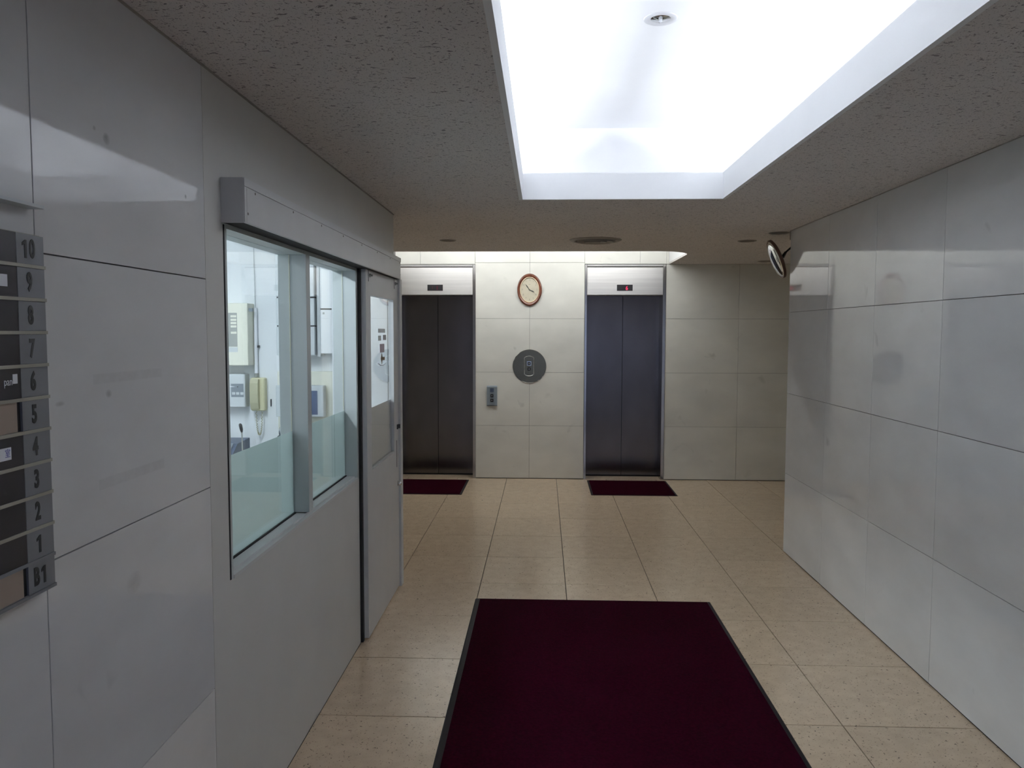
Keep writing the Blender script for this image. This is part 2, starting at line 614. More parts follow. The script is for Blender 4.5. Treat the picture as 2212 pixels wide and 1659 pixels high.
def stone_tile(parent, a0, a1, z0, z1, plane, axis, sgn, material, cache={}):
    """one wall tile; axis 0: wall plane x=plane spanning y; axis 1: plane y=plane spanning x. sgn = direction of its face"""
    T = 0.012
    key = (round(a1 - a0, 3), round(z1 - z0, 3), axis, sgn, material.name)
    h0, h1 = WG / 2, WG / 2
    d0, d1 = (plane - sgn * T, plane) if sgn > 0 else (plane, plane + T)
    if axis == 0:
        B = (d0, d1, a0 + h0, a1 - h0, z0 + h0, z1 - h1)
    else:
        B = (a0 + h0, a1 - h0, d0, d1, z0 + h0, z1 - h1)
    cen = Vector(((B[0] + B[1]) / 2, (B[2] + B[3]) / 2, (B[4] + B[5]) / 2))
    if key in cache:
        place('wall_tile', cache[key], cen, parent)
    else:
        o = MB().box(*B, 0.0006).build('wall_tile', material, parent)
        cache[key] = o.data


ROWS = [0.006, 0.60, 1.20, 1.80, 2.40]


wall_right = box('wall_right', XR + 0.010, XR + 0.16, YV, YR - 0.012, 0, ZC, JOINT, None, kind='structure')
RJ = [YR, 5.20, 4.472, 3.722, 2.972, 2.222, 1.472, 0.722, -0.028, -0.778, YV]
for k in range(len(RJ) - 1):
    for r in range(4):
        stone_tile(wall_right, RJ[k + 1], RJ[k], ROWS[r], ROWS[r + 1], XR, 0, -1, STONE)
for r in range(4):     # end of the wall round the corner
    stone_tile(wall_right, XR + 0.013, XR + 0.16, ROWS[r], ROWS[r + 1], YR, 1, 1, STONE)

wall_left = box('wall_left', XL - 0.16, XL - 0.010, Y0, 2.25, 0, ZC, JOINT, None, kind='structure')
LJ = [2.25, 1.485, 0.735, -0.015, -0.765, -1.515, -2.265, -3.015, Y0]
for k in range(len(LJ) - 1):
    for r in range(4):
        stone_tile(wall_left, LJ[k + 1], LJ[k], ROWS[r], ROWS[r + 1], XL, 0, 1, STONE_L)

# back wall, open at the two lifts
EL = (-1.655, -0.763)     # left lift frame, outer
ER = (0.4545, 1.352)      # right lift frame, outer
t = MB()
for (x0, x1, z0, z1) in [(LX - 0.1, EL[0], 0, SZ), (EL[1], ER[0], 0, SZ), (ER[1], RX + 0.1, 0, SZ), (EL[0], EL[1], 2.40, SZ), (ER[0], ER[1], 2.40, SZ)]:
    t.box(x0, x1, YB + 0.010, YB + 0.14, z0, z1)
wall_back = t.build('wall_back', JOINT, None, kind='structure')
R4 = 2.419
mid = [EL[1], -0.154, ER[0]]
for k in range(2):
    for z0, z1 in [(0.006, 0.6), (0.6, 1.2), (1.2, 1.8), (1.8, R4), (R4, SZ)]:
        stone_tile(wall_back, mid[k], mid[k + 1], z0, z1, YB, 1, -1, STONE_B)
for x0, x1 in [(EL[0], -1.375), (-1.375, EL[1]), (ER[0], 1.063), (1.063, ER[1])]:
    stone_tile(wall_back, x0, x1, 2.402, SZ, YB, 1, -1, STONE_B)
for x0, x1 in [(ER[1], 2.152), (2.152, 2.762), (2.762, 3.372), (3.372, RX + 0.1), (LX - 0.1, -2.26), (-2.26, EL[0])]:
    for r in range(4):
        stone_tile(wall_back, x0, x1, ROWS[r], ROWS[r + 1], YB, 1, -1, STONE_B)
# wall strip inside the recess beyond the lift frames
stone_tile(wall_back, ER[1], 1.379, 2.402, SZ, YB, 1, -1, STONE_B)

# outer lobby walls (round the corners)
box('wall_lobby_left', LX - 0.1, LX, YE - 0.1, YB + 0.01, 0, ZC, STONE_B, None, kind='structure')
box('wall_lobby_right', RX, RX + 0.1, YR - 0.12, YB + 0.01, 0, ZC, STONE_B, None, kind='structure')
box('wall_alcove', XR + 0.17, RX + 0.1, YR - 0.14, YR - 0.02, 0, ZC, STONE_B, None, kind='structure')

box('wall_vestibule', XR + 0.17, VX + 0.1, YV, YV + 0.1, 0, ZC, PAINT_W, None, kind='structure')  # invented vestibule wall, out of view, set back to widen the daylight
box('wall_vestibule_side', VX, VX + 0.1, Y0, YV, 0, ZC, PAINT_W, None, kind='structure')
# ---- guard room shell
WX = -1.08     # inside face of the partition
t = MB()
t.box(WX, XL, 2.25, 2.385, 0, ZC)
t.box(WX, XL, 2.385, 4.1005, 0, 0.882)
t.box(WX, XL, 2.385, YE, 1.992, ZC)
t.box(WX, XL, 5.06, YE, 0, 1.992)
wall_guard = t.build('wall_guardroom', PAINT_W, None, kind='structure')
t = MB()
t.box(LX - 0.1, WX - 0.001, GY1, YE, 0, ZC)
t.box(LX - 0.1, LX, GY0 - 0.1, GY1, 0, ZC)
t.box(LX - 0.1, XL - 0.17, GY0 - 0.1, GY0, 0, ZC)
t.build('wall_guardroom_inner', ROOMW, None, kind='structure')
t = MB().box(-1.311, -0.966, 4.905, GY1 - 0.0005, 0, 1.99)
t.box(-1.311, WX - 0.001, 4.905, GY1 - 0.0005, 1.99, ZC - 0.013)
t.build('wall_guardroom_pier', ROOMW, None, kind='structure')
box('floor_guardroom', LX, WX, GY0, GY1, -0.006, 0.002, DESK, None, kind='structure')
box('ceiling_guardroom', LX, WX, GY0, GY1, ZC - 0.012, ZC, ROOMW, None, kind='structure')

# ---- entrance end behind the camera: glazed street front, invented to let daylight in
ent = struct('window_2_invented', (0.43, Y0, 0))
for x in (XL, -0.05, 0.85, 1.75, 2.65, 3.50, VX - 0.05):
    box('window_frame', x, x + 0.05, Y0 - 0.05, Y0, 0, 2.35, STEEL, ent)
box('window_frame', XL, VX, Y0 - 0.05, Y0, 2.35, 2.40, STEEL, ent)
for x0, x1 in ((XL + 0.05, -0.05), (0.0, 0.85), (0.9, 1.75), (1.8, 2.65), (2.7, 3.5), (3.55, VX - 0.05)):
    box('pane', x0, x1, Y0 - 0.03, Y0 - 0.022, 0.0, 2.35, GLASS, ent)
box('ground_street', -8, 9, -14, Y0 - 0.05, -0.12, -0.02, ASPHALT, None, kind='structure')

# ---- thin reveal strips where walls meet the ceiling, jamb post of the door
box('trim_3', XL, XL + 0.005, Y0, YE, ZC - 0.005, ZC - 0.0005, VENT, None, kind='structure')
box('trim_4', XR - 0.004, XR, YV, YR, ZC - 0.004, ZC - 0.0005, VENT, None, kind='structure')
box('trim_5', XL + 0.001, -0.912, 5.052, YE, 0.0, 1.985, PAINT, None, 0.002, kind='structure')
box('trim_6', XR + 0.001, XR + 0.022, YR + 0.001, YR + 0.03, 2.335, 2.399, VENT, None, kind='structure')

# ---- guard window
win = struct('window_1', (XL, 3.24, 0.89))
GX = -1.024
t = MB()
t.box(WX, XL, 2.385, 2.405, 0.882, 1.9915)
t.box(WX, XL, 2.405, 4.068, 1.962, 1.9915)
t.box(WX, XL, 4.068, 4.100, 0.882, 1.990)
t.build('window_frame', FRAMEP, win)
box('mullion', WX, XL, 3.216, 3.268, 0.905, 1.962, FRAMEP, win, 0.001)
t = MB()
t.box(WX, XL + 0.004, 2.405, 4.068, 0.882, 0.893)
t.box(WX, XL - 0.014, 2.405, 4.068, 0.893, 0.901)
t.build('sill', PAINT, win)
box('shadow_gap', XL, XL + 0.0015, 2.378, 2.387, 0.884, 1.972, DARK, win)
FT = 1.243
for y0, y1 in ((2.405, 3.216), (3.268, 4.068)):
    box('pane', GX - 0.003, GX + 0.003, y0, y1, 0.901, 1.962, GLASS, win)
    box('frosted_film', GX - 0.006, GX - 0.0045, y0, y1, 0.901, FT, FILM, win, label='frosted film on the lower window glass')
    box('gasket', GX - 0.012, GX + 0.0055, y0, y1, 0.8995, 0.9045, DARK, win)
for y in (2.405, 3.2135, 3.268, 4.0655):
    box('gasket', GX - 0.009, GX - 0.0065, y, y + 0.0025, 0.905, 1.962, CREAM_L, win)

# ---- header box over window and sliding door (rail cover)
hd = thing('sliding_door_header', (-0.93, 3.67, 2.04), 'long grey rail box above the guard window and sliding door', 'rail cover')
t = MB()
t.box(XL + 0.001, -0.893, 2.365, 2.372, 1.975, 2.108)
t.box(XL + 0.001, -0.893, 4.965, 4.972, 1.975, 2.108)
t.box(XL + 0.001, -0.893, 2.372, 4.965, 2.100, 2.108)
t.box(XL + 0.001, XL + 0.006, 2.372, 4.965, 1.999, 2.100)
t.box(-0.899, -0.893, 2.372, 4.965, 1.976, 2.100)
t.build('body', PAINT, hd)
box('cover_plate', -0.893, -0.890, 2.384, 4.955, 1.977, 2.081, PAINT, hd)
box('cover_edge', -0.893, -0.890, 2.366, 4.971, 2.0835, 2.1075, PAINT, hd)
box('cover_edge', -0.893, -0.890, 2.366, 2.3825, 1.9765, 2.082, PAINT, hd)
box('rail_cavity_shade', XL + 0.001, -0.8992, 2.373, 4.130, 1.9765, 1.9785, DARK, hd)  # dark plate across the open rail cavity, its colour stands for the shade
box('rail_cavity_shade', -0.9245, -0.8992, 4.131, 4.964, 1.9765, 1.9785, DARK, hd)
for y in (2.455, 2.83, 3.19, 3.54, 3.90, 4.26, 4.62, 4.92):
    MB().lathe([(0.0045, 0), (0.0035, 0.0012)], (-0.890, y, 2.074), (1, 0, 0), 8).build('screw', INK_SOFT, hd)
MB().lathe([(0.0045, 0), (0.0035, 0.0012)], (-0.890, 2.392, 2.004), (1, 0, 0), 8).build('screw', INK_SOFT, hd)
MB().lathe([(0.0045, 0), (0.0035, 0.0012)], (-0.890, 4.947, 2.004), (1, 0, 0), 8).build('screw', INK_SOFT, hd)

# ---- sliding door
door = struct('door_1', (-0.94, 4.585, 0.0))
DX0, DX1 = -0.9585, -0.925
DY0, DY1, DZ0, DZ1 = 4.134, 5.040, 0.014, 1.99
WY0, WY1, WZ0, WZ1 = 4.246, 4.895, 0.902, 1.846
t = MB()
t.box(DX0, DX1, DY0, WY0, DZ0, DZ1)
t.box(DX0, DX1, WY1, DY1, DZ0, DZ1)
t.box(DX0, DX1, WY0, WY1, DZ0, WZ0)
t.box(DX0, DX1, WY0, WY1, WZ1, DZ1)
leaf = t.build('leaf', PAINT, door)
box('pane', -0.9445, -0.9395, WY0, WY1, WZ0, WZ1, GLASS, door)
box('obscured_panel', -0.949, -0.9455, WY0, WY1, WZ0, 1.232, PAINT, door, label='pale opaque panel in the lower door window')
box('glazing_bead', -0.939, -0.930, WY0, WY1, WZ0, WZ0 + 0.007, FRAMEP, door)
box('shadow_strip', -1.02, -0.949, 4.1008, 4.1335, 0.002, 1.99, DARK, door)
for y in (4.212, 4.940):
    h = box('hanger_plate', DX1, DX1 + 0.0015, y - 0.012, y + 0.045, 1.918, 1.984, PAINT, door)
    box('plate_edge', DX1, DX1 + 0.0018, y - 0.0145, y - 0.0125, 1.916, 1.984, DARK, h)
    MB().lathe([(0.011, 0), (0.011, 0.006), (0.006, 0.007), (0.006, 0.016), (0.003, 0.018)], (DX1 + 0.0015, y + 0.010, 1.949), (1, 0, 0), 6).build('bolt', GREYM, h)
box('pull_slot', DX1, DX1 + 0.001, 4.966, 4.976, 0.795, 0.965, DARK, door)
MB().lathe([(0.017, 0), (0.017, 0.004), (0.013, 0.006), (0.013, 0.022), (0.010, 0.026)], (DX1, 4.997, 0.686), (1, 0, 0), 16).build('knob', CHROME, door, label='round chrome door knob')
t = MB().box(DX1, DX1 + 0.006, 4.983, 5.007, 1.034, 1.064)
t.box(DX1 + 0.006, DX1 + 0.020, 4.990, 4.996, 1.040, 1.066)
t.build('latch', BLACK, door)

# faded stickers on the door glass
wb = -0.9394
st = thing('notice_sticker', (wb, 4.6, 1.5), 'cluster of small faded notice stickers on the sliding door glass', 'sticker')
box('sticker_patch', wb, wb + 0.0006, 4.50, 4.585, 1.600, 1.628, GREYBOX, st)
box('sticker_patch', wb, wb + 0.0006, 4.64, 4.735, 1.602, 1.632, GREYM2, st)
box('sticker_patch', wb, wb + 0.0006, 4.50, 4.70, 1.645, 1.668, GREYBOX, st)
box('sticker_patch', wb, wb + 0.0006, 4.545, 4.675, 1.530, 1.580, PINK, st)
t = MB().prism([(4.600, 1.528), (4.572, 1.497), (4.600, 1.458), (4.628, 1.497)], 0, wb, wb + 0.0008)
t.box(wb, wb + 0.0008, 4.628, 4.685, 1.484, 1.503)
t.build('sticker_emblem', BROWN, st)
arc = [(wb + 0.001, 4.610 + 0.125 * math.cos(a), 1.485 + 0.030 * math.sin(a)) for a in [math.radians(d) for d in range(200, 341, 10)]]
MB().tube(arc, 0.0025, 6).build('sticker_ring', WHITE, st)

# =================================================================== LIFTS
def lift(x_out0, x_out1, seam, label, digit, dmat, dim):
    o = thing('elevator', ((x_out0 + x_out1) / 2, YB, 0), label, 'elevator', 'the two lifts in the end wall')
    i0, i1 = x_out0 + 0.027, x_out1 - 0.035
    yb = 9.145
    t = MB()
    t.box(x_out0 + 0.002, i0, YB - 0.004, yb, 0.001, 2.399, 0.002)
    t.box(i1, x_out1 - 0.002, YB - 0.004, yb, 0.001, 2.399, 0.002)
    t.box(i0, i1, YB - 0.004, YB + 0.05, 2.373, 2.399, 0.002)
    t.build('frame', STEEL_F, o)
    box('shadow_line', i0, i1, YB + 0.012, YB + 0.05, 2.364, 2.374, DARK, o)
    hp = box('header_panel', i0 + 0.001, i1 - 0.001, YB + 0.004, yb, 2.063, 2.366, STEEL, o, 0.0015)
    cx = (i0 + i1) / 2
    ind = box('floor_indicator', seam - 0.088, seam + 0.085, YB + 0.001, YB + 0.006, 2.108, 2.175, BLACK, hp)
    text('digit', digit, 0.062, dmat, o, (seam + 0.021, YB + 0.0004, 2.136), (1, 0, 0), (0, 0, 1), 0.85, 0.0006, 0.0015)
    text('arrow', dim, 0.045, RED_DIM, o, (seam - 0.032, YB + 0.0004, 2.140), (1, 0, 0), (0, 0, 1), 0.7, 0.0006)
    box('door_panel', i0, seam - 0.0014, 9.118, yb, 0.012, 2.064, STEEL_D, o, 0.0012)
    box('door_panel', seam + 0.0014, i1, 9.118, yb, 0.012, 2.064, STEEL_D, o, 0.0012)
    box('sill', i0, i1, YB + 0.002, 9.100, -0.012, 0.0, TILE, o)
    box('sill_track', i0, i1, 9.1005, yb, -0.012, 0.002, DARK, o)
    box('shaft_back', x_out0, x_out1, yb + 0.001, yb + 0.02, -0.01, 2.40, DARK, o)
    return o


lift(EL[0], EL[1] + 0.008, -1.209, 'left steel elevator, half hidden behind the sliding guardroom door', '1', RED_DIM, '1')
lift(ER[0], ER[1], 0.8985, 'right steel elevator with a red 6 lit on its black floor display', '6', RED_ON, '-')

# ---- oval wall clock
ck = thing('wall_clock', (-0.156, YB, 2.118), 'oval wooden wall clock between the two elevators', 'clock')
cc = (-0.156, YB, 2.118)
NF = (0, -1, 0)
A, B2 = 0.1375, 0.180
MB().lathe([(1.0, 0.0), (1.0, 0.010), (0.975, 0.021), (0.90, 0.028), (0.83, 0.024), (0.775, 0.016), (0.76, 0.006), (0.76, 0.0)], cc, NF, 64, A, B2, cap0=False, cap1=False).build('frame', WOOD, ck)
MB().lathe([(0.785, 0.006), (0.785, 0.0195), (0.765, 0.021), (0.742, 0.017), (0.742, 0.006)], cc, NF, 64, A, B2, cap0=False, cap1=False).build('gold_rim', GOLD, ck)
MB().lathe([(0.76, 0.001), (0.76, 0.007)], cc, NF, 64, A, B2).build('dial', DIAL, ck)
yd = YB - 0.0072
for k in range(1, 13):
    a = math.radians(30 * k)
    text('numeral', str(k), 0.030, INK_SOFT, ck, (cc[0] + 0.080 * math.sin(a), yd, cc[2] + 0.108 * math.cos(a)), (1, 0, 0), (0, 0, 1), 0.7, 0.0005)
box('dial_mark', cc[0] - 0.010, cc[0] + 0.008, yd - 0.0005, yd + 0.0003, 2.177, 2.180, INK_SOFT, ck)


def hand(name, deg, L, w, yy):
    a = math.radians(deg)
    d = Vector((math.sin(a), 0, math.cos(a)))
    n = Vector((math.cos(a), 0, -math.sin(a)))
    o = Vector((cc[0], 0, cc[2]))
    pts = [o - d * 0.012 - n * w * 0.4, o - d * 0.012 + n * w * 0.4, o + d * L * 0.62 + n * w, o + d * L, o + d * L * 0.62 - n * w]
    MB().prism([(p.x, p.z) for p in pts], 1, yy, yy - 0.001).build(name, INK, ck)


hand('hour_hand', 116, 0.062, 0.0060, YB - 0.0090)
hand('minute_hand', 324, 0.082, 0.0050, YB - 0.0108)
MB().lathe([(0.005, 0.006), (0.005, 0.013)], cc, NF, 12).build('hand_pin', INK, ck)

# ---- round call-button plate
rp = thing('round_call_plate', (-0.154, YB, 1.269), 'large round dark metal elevator call plate under the clock', 'call button')
rc = (-0.154, YB, 1.269)
MB().lathe([(0.187, 0.0), (0.187, 0.004), (0.1845, 0.006)], rc, NF, 72).build('disc', BRONZE, rp)
hw = 0.052
pts = []
for k in range(9):
    u = -1 + 2 * k / 8
    pts.append((-0.158 + hw * u, 1.383 - 0.018 * u * u))
for k in range(9):
    u = 1 - 2 * k / 8
    pts.append((-0.158 + hw * u, 1.161 + 0.018 * u * u))
MB().prism(pts, 1, YB - 0.006, YB - 0.012).build('escutcheon', BRONZE, rp)
MB().tube([(p[0], YB - 0.0115, p[1]) for p in pts + pts[:1]], 0.0022, 5, False).build('escutcheon_rim', CHROME_R, rp)
box('button_glow', -0.182, -0.134, YB - 0.0135, YB - 0.012, 1.276, 1.324, mat('lit_button_surround', (0.3, 0.36, 0.5), 0.3, emit=(0.45, 0.6, 1.0), es=0.05), rp, 0.001)
for k, z in enumerate((1.300, 1.238)):
    b_ = box('button', -0.1755, -0.1405, YB - 0.016, YB - 0.012, z - 0.0175, z + 0.0175, BLACK, rp, 0.002)
    box('button_mark', -0.1615, -0.1545, YB - 0.0168, YB - 0.016, z - 0.0035, z + 0.0035, WHITE, b_)
for a0, a1 in ((128, 142), (150, 160), (245, 285), (300, 306), (318, 324)):
    MB().tube([(rc[0] + 0.1862 * math.cos(math.radians(a)), YB - 0.0065, rc[2] + 0.1862 * math.sin(math.radians(a))) for a in range(a0, a1 + 1, 2)], 0.0022, 5).build('worn_rim', CHROME_R, rp, label='shiny worn spot on the plate edge')

# ---- small rectangular call box
cp = thing('call_box', (-0.5725, YB, 0.82), 'small grey rectangular elevator call box beside the left elevator', 'call button')
MB().prism([(YB, 0.82), (YB - 0.020, 0.824), (YB - 0.024, 0.832), (YB - 0.024, 1.036), (YB - 0.008, 1.049), (YB, 1.049)], 0, -0.630, -0.515).build('case', GREYD, cp)
box('display', -0.595, -0.551, YB - 0.0252, YB - 0.0238, 0.978, 1.022, BLUE, cp)
for z in (0.938, 0.886):
    b_ = box('button', -0.590, -0.556, YB - 0.028, YB - 0.024, z - 0.017, z + 0.017, BLACK, cp, 0.0015)
    box('button_mark', -0.577, -0.570, YB - 0.0288, YB - 0.028, z - 0.0035, z + 0.0035, WHITE, b_)

# =================================================================== FLOOR MATS
def mat_obj(x0, x1, y0, y1, label, bl, br, be, group=None):
    o = thing('floor_mat', ((x0 + x1) / 2, (y0 + y1) / 2, 0.0), label, 'mat', group)
    MB().prism([(x0, 0.0005), (x1, 0.0005), (x1 - 0.006, 0.0045), (x0 + 0.006, 0.0045)], 1, y0, y1).build('rubber_border', RUBBER, o)
    box('carpet', x0 + bl, x1 - br, y0 + be, y1 - be, 0.004, 0.0075, CARPET, o, 0.001)


mat_obj(-0.413, 1.028, 1.90, 4.820, 'large burgundy floor mat in the middle of the corridor', 0.030, 0.022, 0.010)
mat_obj(0.492, 1.366, 8.005, 8.805, 'small burgundy mat in front of the right elevator', 0.022, 0.022, 0.012, 'small mats at the lifts')
mat_obj(-1.700, -0.822, 7.965, 8.770, 'small burgundy mat in front of the left elevator', 0.022, 0.022, 0.012, 'small mats at the lifts')

# =================================================================== CEILING FITTINGS
av = thing('air_diffuser', (0.42, 6.56, ZC), 'large round ceiling air diffuser beyond the bright recess', 'air vent')
dn = (0, 0, -1)
ac = (0.42, 6.56, ZC)
MB().lathe([(0.212, 0.0), (0.212, 0.004), (0.190, 0.014), (0.172, 0.012), (0.165, 0.001)], ac, dn, 56, cap0=False, cap1=False).build('outer_ring', VENT, av)
MB().lathe([(0.150, 0.002), (0.146, 0.022), (0.120, 0.010), (0.112, 0.002)], ac, dn, 48, cap0=False, cap1=False).build('cone_ring', VENT, av)
MB().lathe([(0.095, 0.002), (0.091, 0.024), (0.045, 0.012), (0.038, 0.022), (0.010, 0.026)], ac, dn, 40, cap0=False).build('centre_cone', VENT, av)
MB().lathe([(0.168, 0.0006), (0.168, 0.0012)], ac, dn, 40).build('duct_mouth', OPEN_D, av)


def downlight(x, y, r, label, group='unlit round downlights'):
    o = thing('downlight', (x, y, ZC), label, 'downlight', group)
    MB().lathe([(r, 0.0), (r, 0.003), (r * 0.90, 0.006), (r * 0.80, 0.0035), (r * 0.78, 0.001)], (x, y, ZC), dn, 32, cap0=False, cap1=False).build('rim', VENT, o)
    MB().lathe([(r * 0.82, 0.0006), (r * 0.82, 0.0014)], (x, y, ZC), dn, 32).build('lamp_opening', OPEN_D, o)


downlight(-0.787, 6.566, 0.068, 'unlit round ceiling downlight nearest the left elevator')
downlight(1.662, 6.648, 0.075, 'unlit round ceiling downlight next to the convex mirror')
downlight(2.334, 8.535, 0.085, 'unlit round ceiling downlight far right against the end wall')
downlight(1.77, 6.13, 0.075, 'unlit round ceiling downlight at the right wall corner above the mirror')

# lamp in the bright recess
rl = thing('recessed_lamp', (0.452, 3.22, UZ), 'round white recessed lamp in the bright ceiling recess', 'downlight')
lc = (0.452, 3.22, UZ)
MB().lathe([(0.066, 0.0), (0.066, 0.003), (0.060, 0.006), (0.042, 0.003), (0.038, 0.0005)], lc, dn, 40, cap0=False, cap1=False).build('trim_ring', mat('matt_lamp_ring', (0.66, 0.66, 0.68), 0.5), rl)
MB().lathe([(0.040, 0.0004), (0.034, 0.0012), (0.012, 0.0016)], lc, dn, 32).build('reflector', CHROME, rl)
for k in range(3):
    a = math.radians(90 + 120 * k)
    MB().tube([(lc[0] + 0.036 * math.cos(a), lc[1] + 0.036 * math.sin(a), UZ - 0.003), (lc[0], lc[1], UZ - 0.008)], 0.0018, 5).build('lamp_arm', GREYM, rl)
MB().lathe([(0.008, 0.002), (0.008, 0.010), (0.004, 0.014)], lc, dn, 12).build('bulb', WHITE, rl)

# fluorescent tubes lying in the coves
def fluorescent(p0, p1, M, label, group):
    o = thing('fluorescent_tube', ((p0[0] + p1[0]) / 2, (p0[1] + p1[1]) / 2, p0[2]), label, 'lamp', group)
    MB().tube([p0, p1], 0.014, 6).build('glass_tube', M, o)


for x, side in ((KX0 - LT - 0.13, 'left'), (KX1 + LT + 0.13, 'right')):
    for k in range(3):
        y = 1.47 + k * 1.06
        fluorescent((x, y, 2.475), (x, y + 1.00, 2.475), TUBE, 'fluorescent tube in the %s cove, %s' % (side, ('nearest the entrance', 'middle one of three', 'nearest the elevators')[k]), 'cove tubes')
for k in range(2):
    x = -1.50 + k * 1.42
    fluorescent((x, 8.10, 2.80), (x + 1.25, 8.10, 2.80), TUBE_S, 'fluorescent tube hidden above the %s elevator' % ('left', 'right')[k], 'tubes above the lifts')

# =================================================================== CONVEX MIRROR
mc = Vector((1.757, 6.15, 2.204))
mn = Vector((-0.918, 0.064, -0.386)).normalized()
cm = thing('convex_mirror', tuple(mc), 'round convex safety mirror on an arm at the right wall corner', 'mirror')
R = 0.150
sag = 0.030
prof = []
for k in range(11):
    u = k / 10
    prof.append((R * 0.955 * math.cos(u * math.pi / 2) if k < 10 else 0.0005, sag * math.sin(u * math.pi / 2) * 1.0))
MB().lathe(prof, mc, mn, 40, cap0=False).build('mirror_face', MIRROR, cm)
MB().lathe([(R * 0.95, -0.004), (R * 0.95, 0.004), (R * 0.985, 0.008), (R * 1.02, 0.004), (R * 1.02, -0.012), (R * 0.9, -0.020), (R * 0.4, -0.026), (0.02, -0.028)], mc, mn, 40, cap0=False).build('rim', ORANGE, cm)
bk = mc - mn * 0.026
wp = Vector((XR + 0.022, YR + 0.012, 2.292))
MB().tube([bk, bk - mn * 0.03, wp.lerp(bk, 0.55)], [0.016, 0.014, 0.010], 10).build('swivel', BLACK, cm)
MB().tube([wp.lerp(bk, 0.60), wp], 0.007, 8).build('arm', BLACK, cm)
box('wall_plate', XR + 0.004, XR + 0.06, YR + 0.0005, YR + 0.010, 2.255, 2.325, VENT, cm, 0.002)

# =================================================================== FLOOR DIRECTORY
FX = -0.935     # front of the plates
dr = thing('floor_directory', (XL, 1.1, 1.16), 'floor directory board with number plates 10 down to B1', 'sign')
Z1, Z0 = 1.826, 1.163
RH = (Z1 - Z0) / 11
YN0, YN1, YS0 = 1.389, 1.467, 0.55
box('backing', XL, FX - 0.006, YS0, YN1 - 0.002, Z0 - 0.004, Z1 + 0.002, SIGN_R, dr)
names = ['10', '9', '8', '7', '6', '5', '4', '3', '2', '1', 'B1']
for k, n in enumerate(names):
    zt = Z1 - k * RH
    zb = zt - RH + 0.006
    pl = box('number_plate', FX - 0.0055, FX, YN0, YN1, zb, zt, SIGN_G, dr, 0.0006)
    ym, zm0, HH = (YN0 + YN1) / 2 - 0.006, (zt + zb) / 2, 0.0325
    slots = [ym] if len(n) == 1 else [ym - 0.0105, ym + 0.0105]
    for ch, yc in zip(n, slots):
        if ch == '1':
            z0_, z1_ = zm0 - HH / 2, zm0 + HH / 2
            one = [(yc - 0.0005, z0_), (yc + 0.0055, z0_), (yc + 0.0055, z1_), (yc + 0.0015, z1_), (yc - 0.007, z1_ - 0.0055), (yc - 0.007, z1_ - 0.0105), (yc - 0.0005, z1_ - 0.0075)]
            MB().prism(one, 0, FX + 0.0001, FX + 0.0009).build('digit', INK, pl)
        else:
            text('digit', ch, 0.0455, INK, pl, (FX + 0.0005, yc, zm0), (0, 1, 0), (0, 0, 1), 0.66, 0.0008, 0.0017)
    empty = n in ('5', 'B1')
    if empty:
        box('slot_board', FX - 0.0055, FX - 0.003, YS0, YN0 - 0.010, zb, zt, SIGN_B, dr, label='bare brown board where a name strip is missing')
        box('slot_gap', FX - 0.0055, FX - 0.0045, YN0 - 0.010, YN0, zb, zt, DARK, dr)
    else:
        stp = box('name_strip', FX - 0.0055, FX - 0.0005, YS0, YN0 - 0.0005, zb, zt, SIGN_D, dr)
        zm = (zt + zb) / 2
        if n == '9':
            box('white_label', FX - 0.0005, FX + 0.0002, 1.27, 1.362, zm - 0.010, zm + 0.011, WHITE, stp)
        if n == '4':
            lb = box('white_label', FX - 0.0005, FX + 0.0002, 1.27, 1.355, zm - 0.012, zm + 0.010, WHITE, stp)
            text('lettering', '\u5ba4', 0.016, PRINT_B, dr, (FX + 0.0005, 1.345, zm - 0.001), (0, 1, 0), (0, 0, 1), 0.9, 0.0004)
        if n == '6':
            text('lettering', 'pan', 0.020, WHITE, stp, (FX + 0.0001, 1.354, zm + 0.004), (0, 1, 0), (0, 0, 1), 0.8, 0.0006)
            lb = box('white_label', FX - 0.0005, FX + 0.0002, 1.3665, 1.379, zm, zm + 0.017, WHITE, stp)
    box('rail', FX - 0.0055, FX + 0.0022, YS0, YN1 + 0.001, zb - 0.006, zb, SIGN_R if k < 9 else SIGN_G, dr)
box('hood', XL, FX + 0.003, YS0, YN1 + 0.002, 1.878, 1.884, GREYBOX, dr, label='thin ledge above the directory')

# =================================================================== GUARD ROOM CONTENTS
dk = thing('desk', (-1.85, 4.6, 0), 'grey desk behind the guard window', 'desk')
box('desk_top', -2.5, -1.34, 4.15, 5.00, 0.70, 0.73, DESK, dk, 0.003)
for x in (-2.47, -1.39):
    for y in (4.18, 4.93):
        box('leg', x, x + 0.04, y, y + 0.04, 0.003, 0.70, GREYM, dk)

fx = thing('ceiling_fixture', (-1.80, 3.55, ZC - 0.012), 'long fluorescent ceiling fixture inside the guardroom', 'lamp')
box('housing', -1.90, -1.70, 2.85, 4.15, 2.345, 2.387, ROOMW, fx, 0.004)
for x in (-1.85, -1.75):
    MB().tube([(x, 2.90, 2.325), (x, 4.10, 2.325)], 0.015, 6).build('glass_tube', TUBE_G, fx)

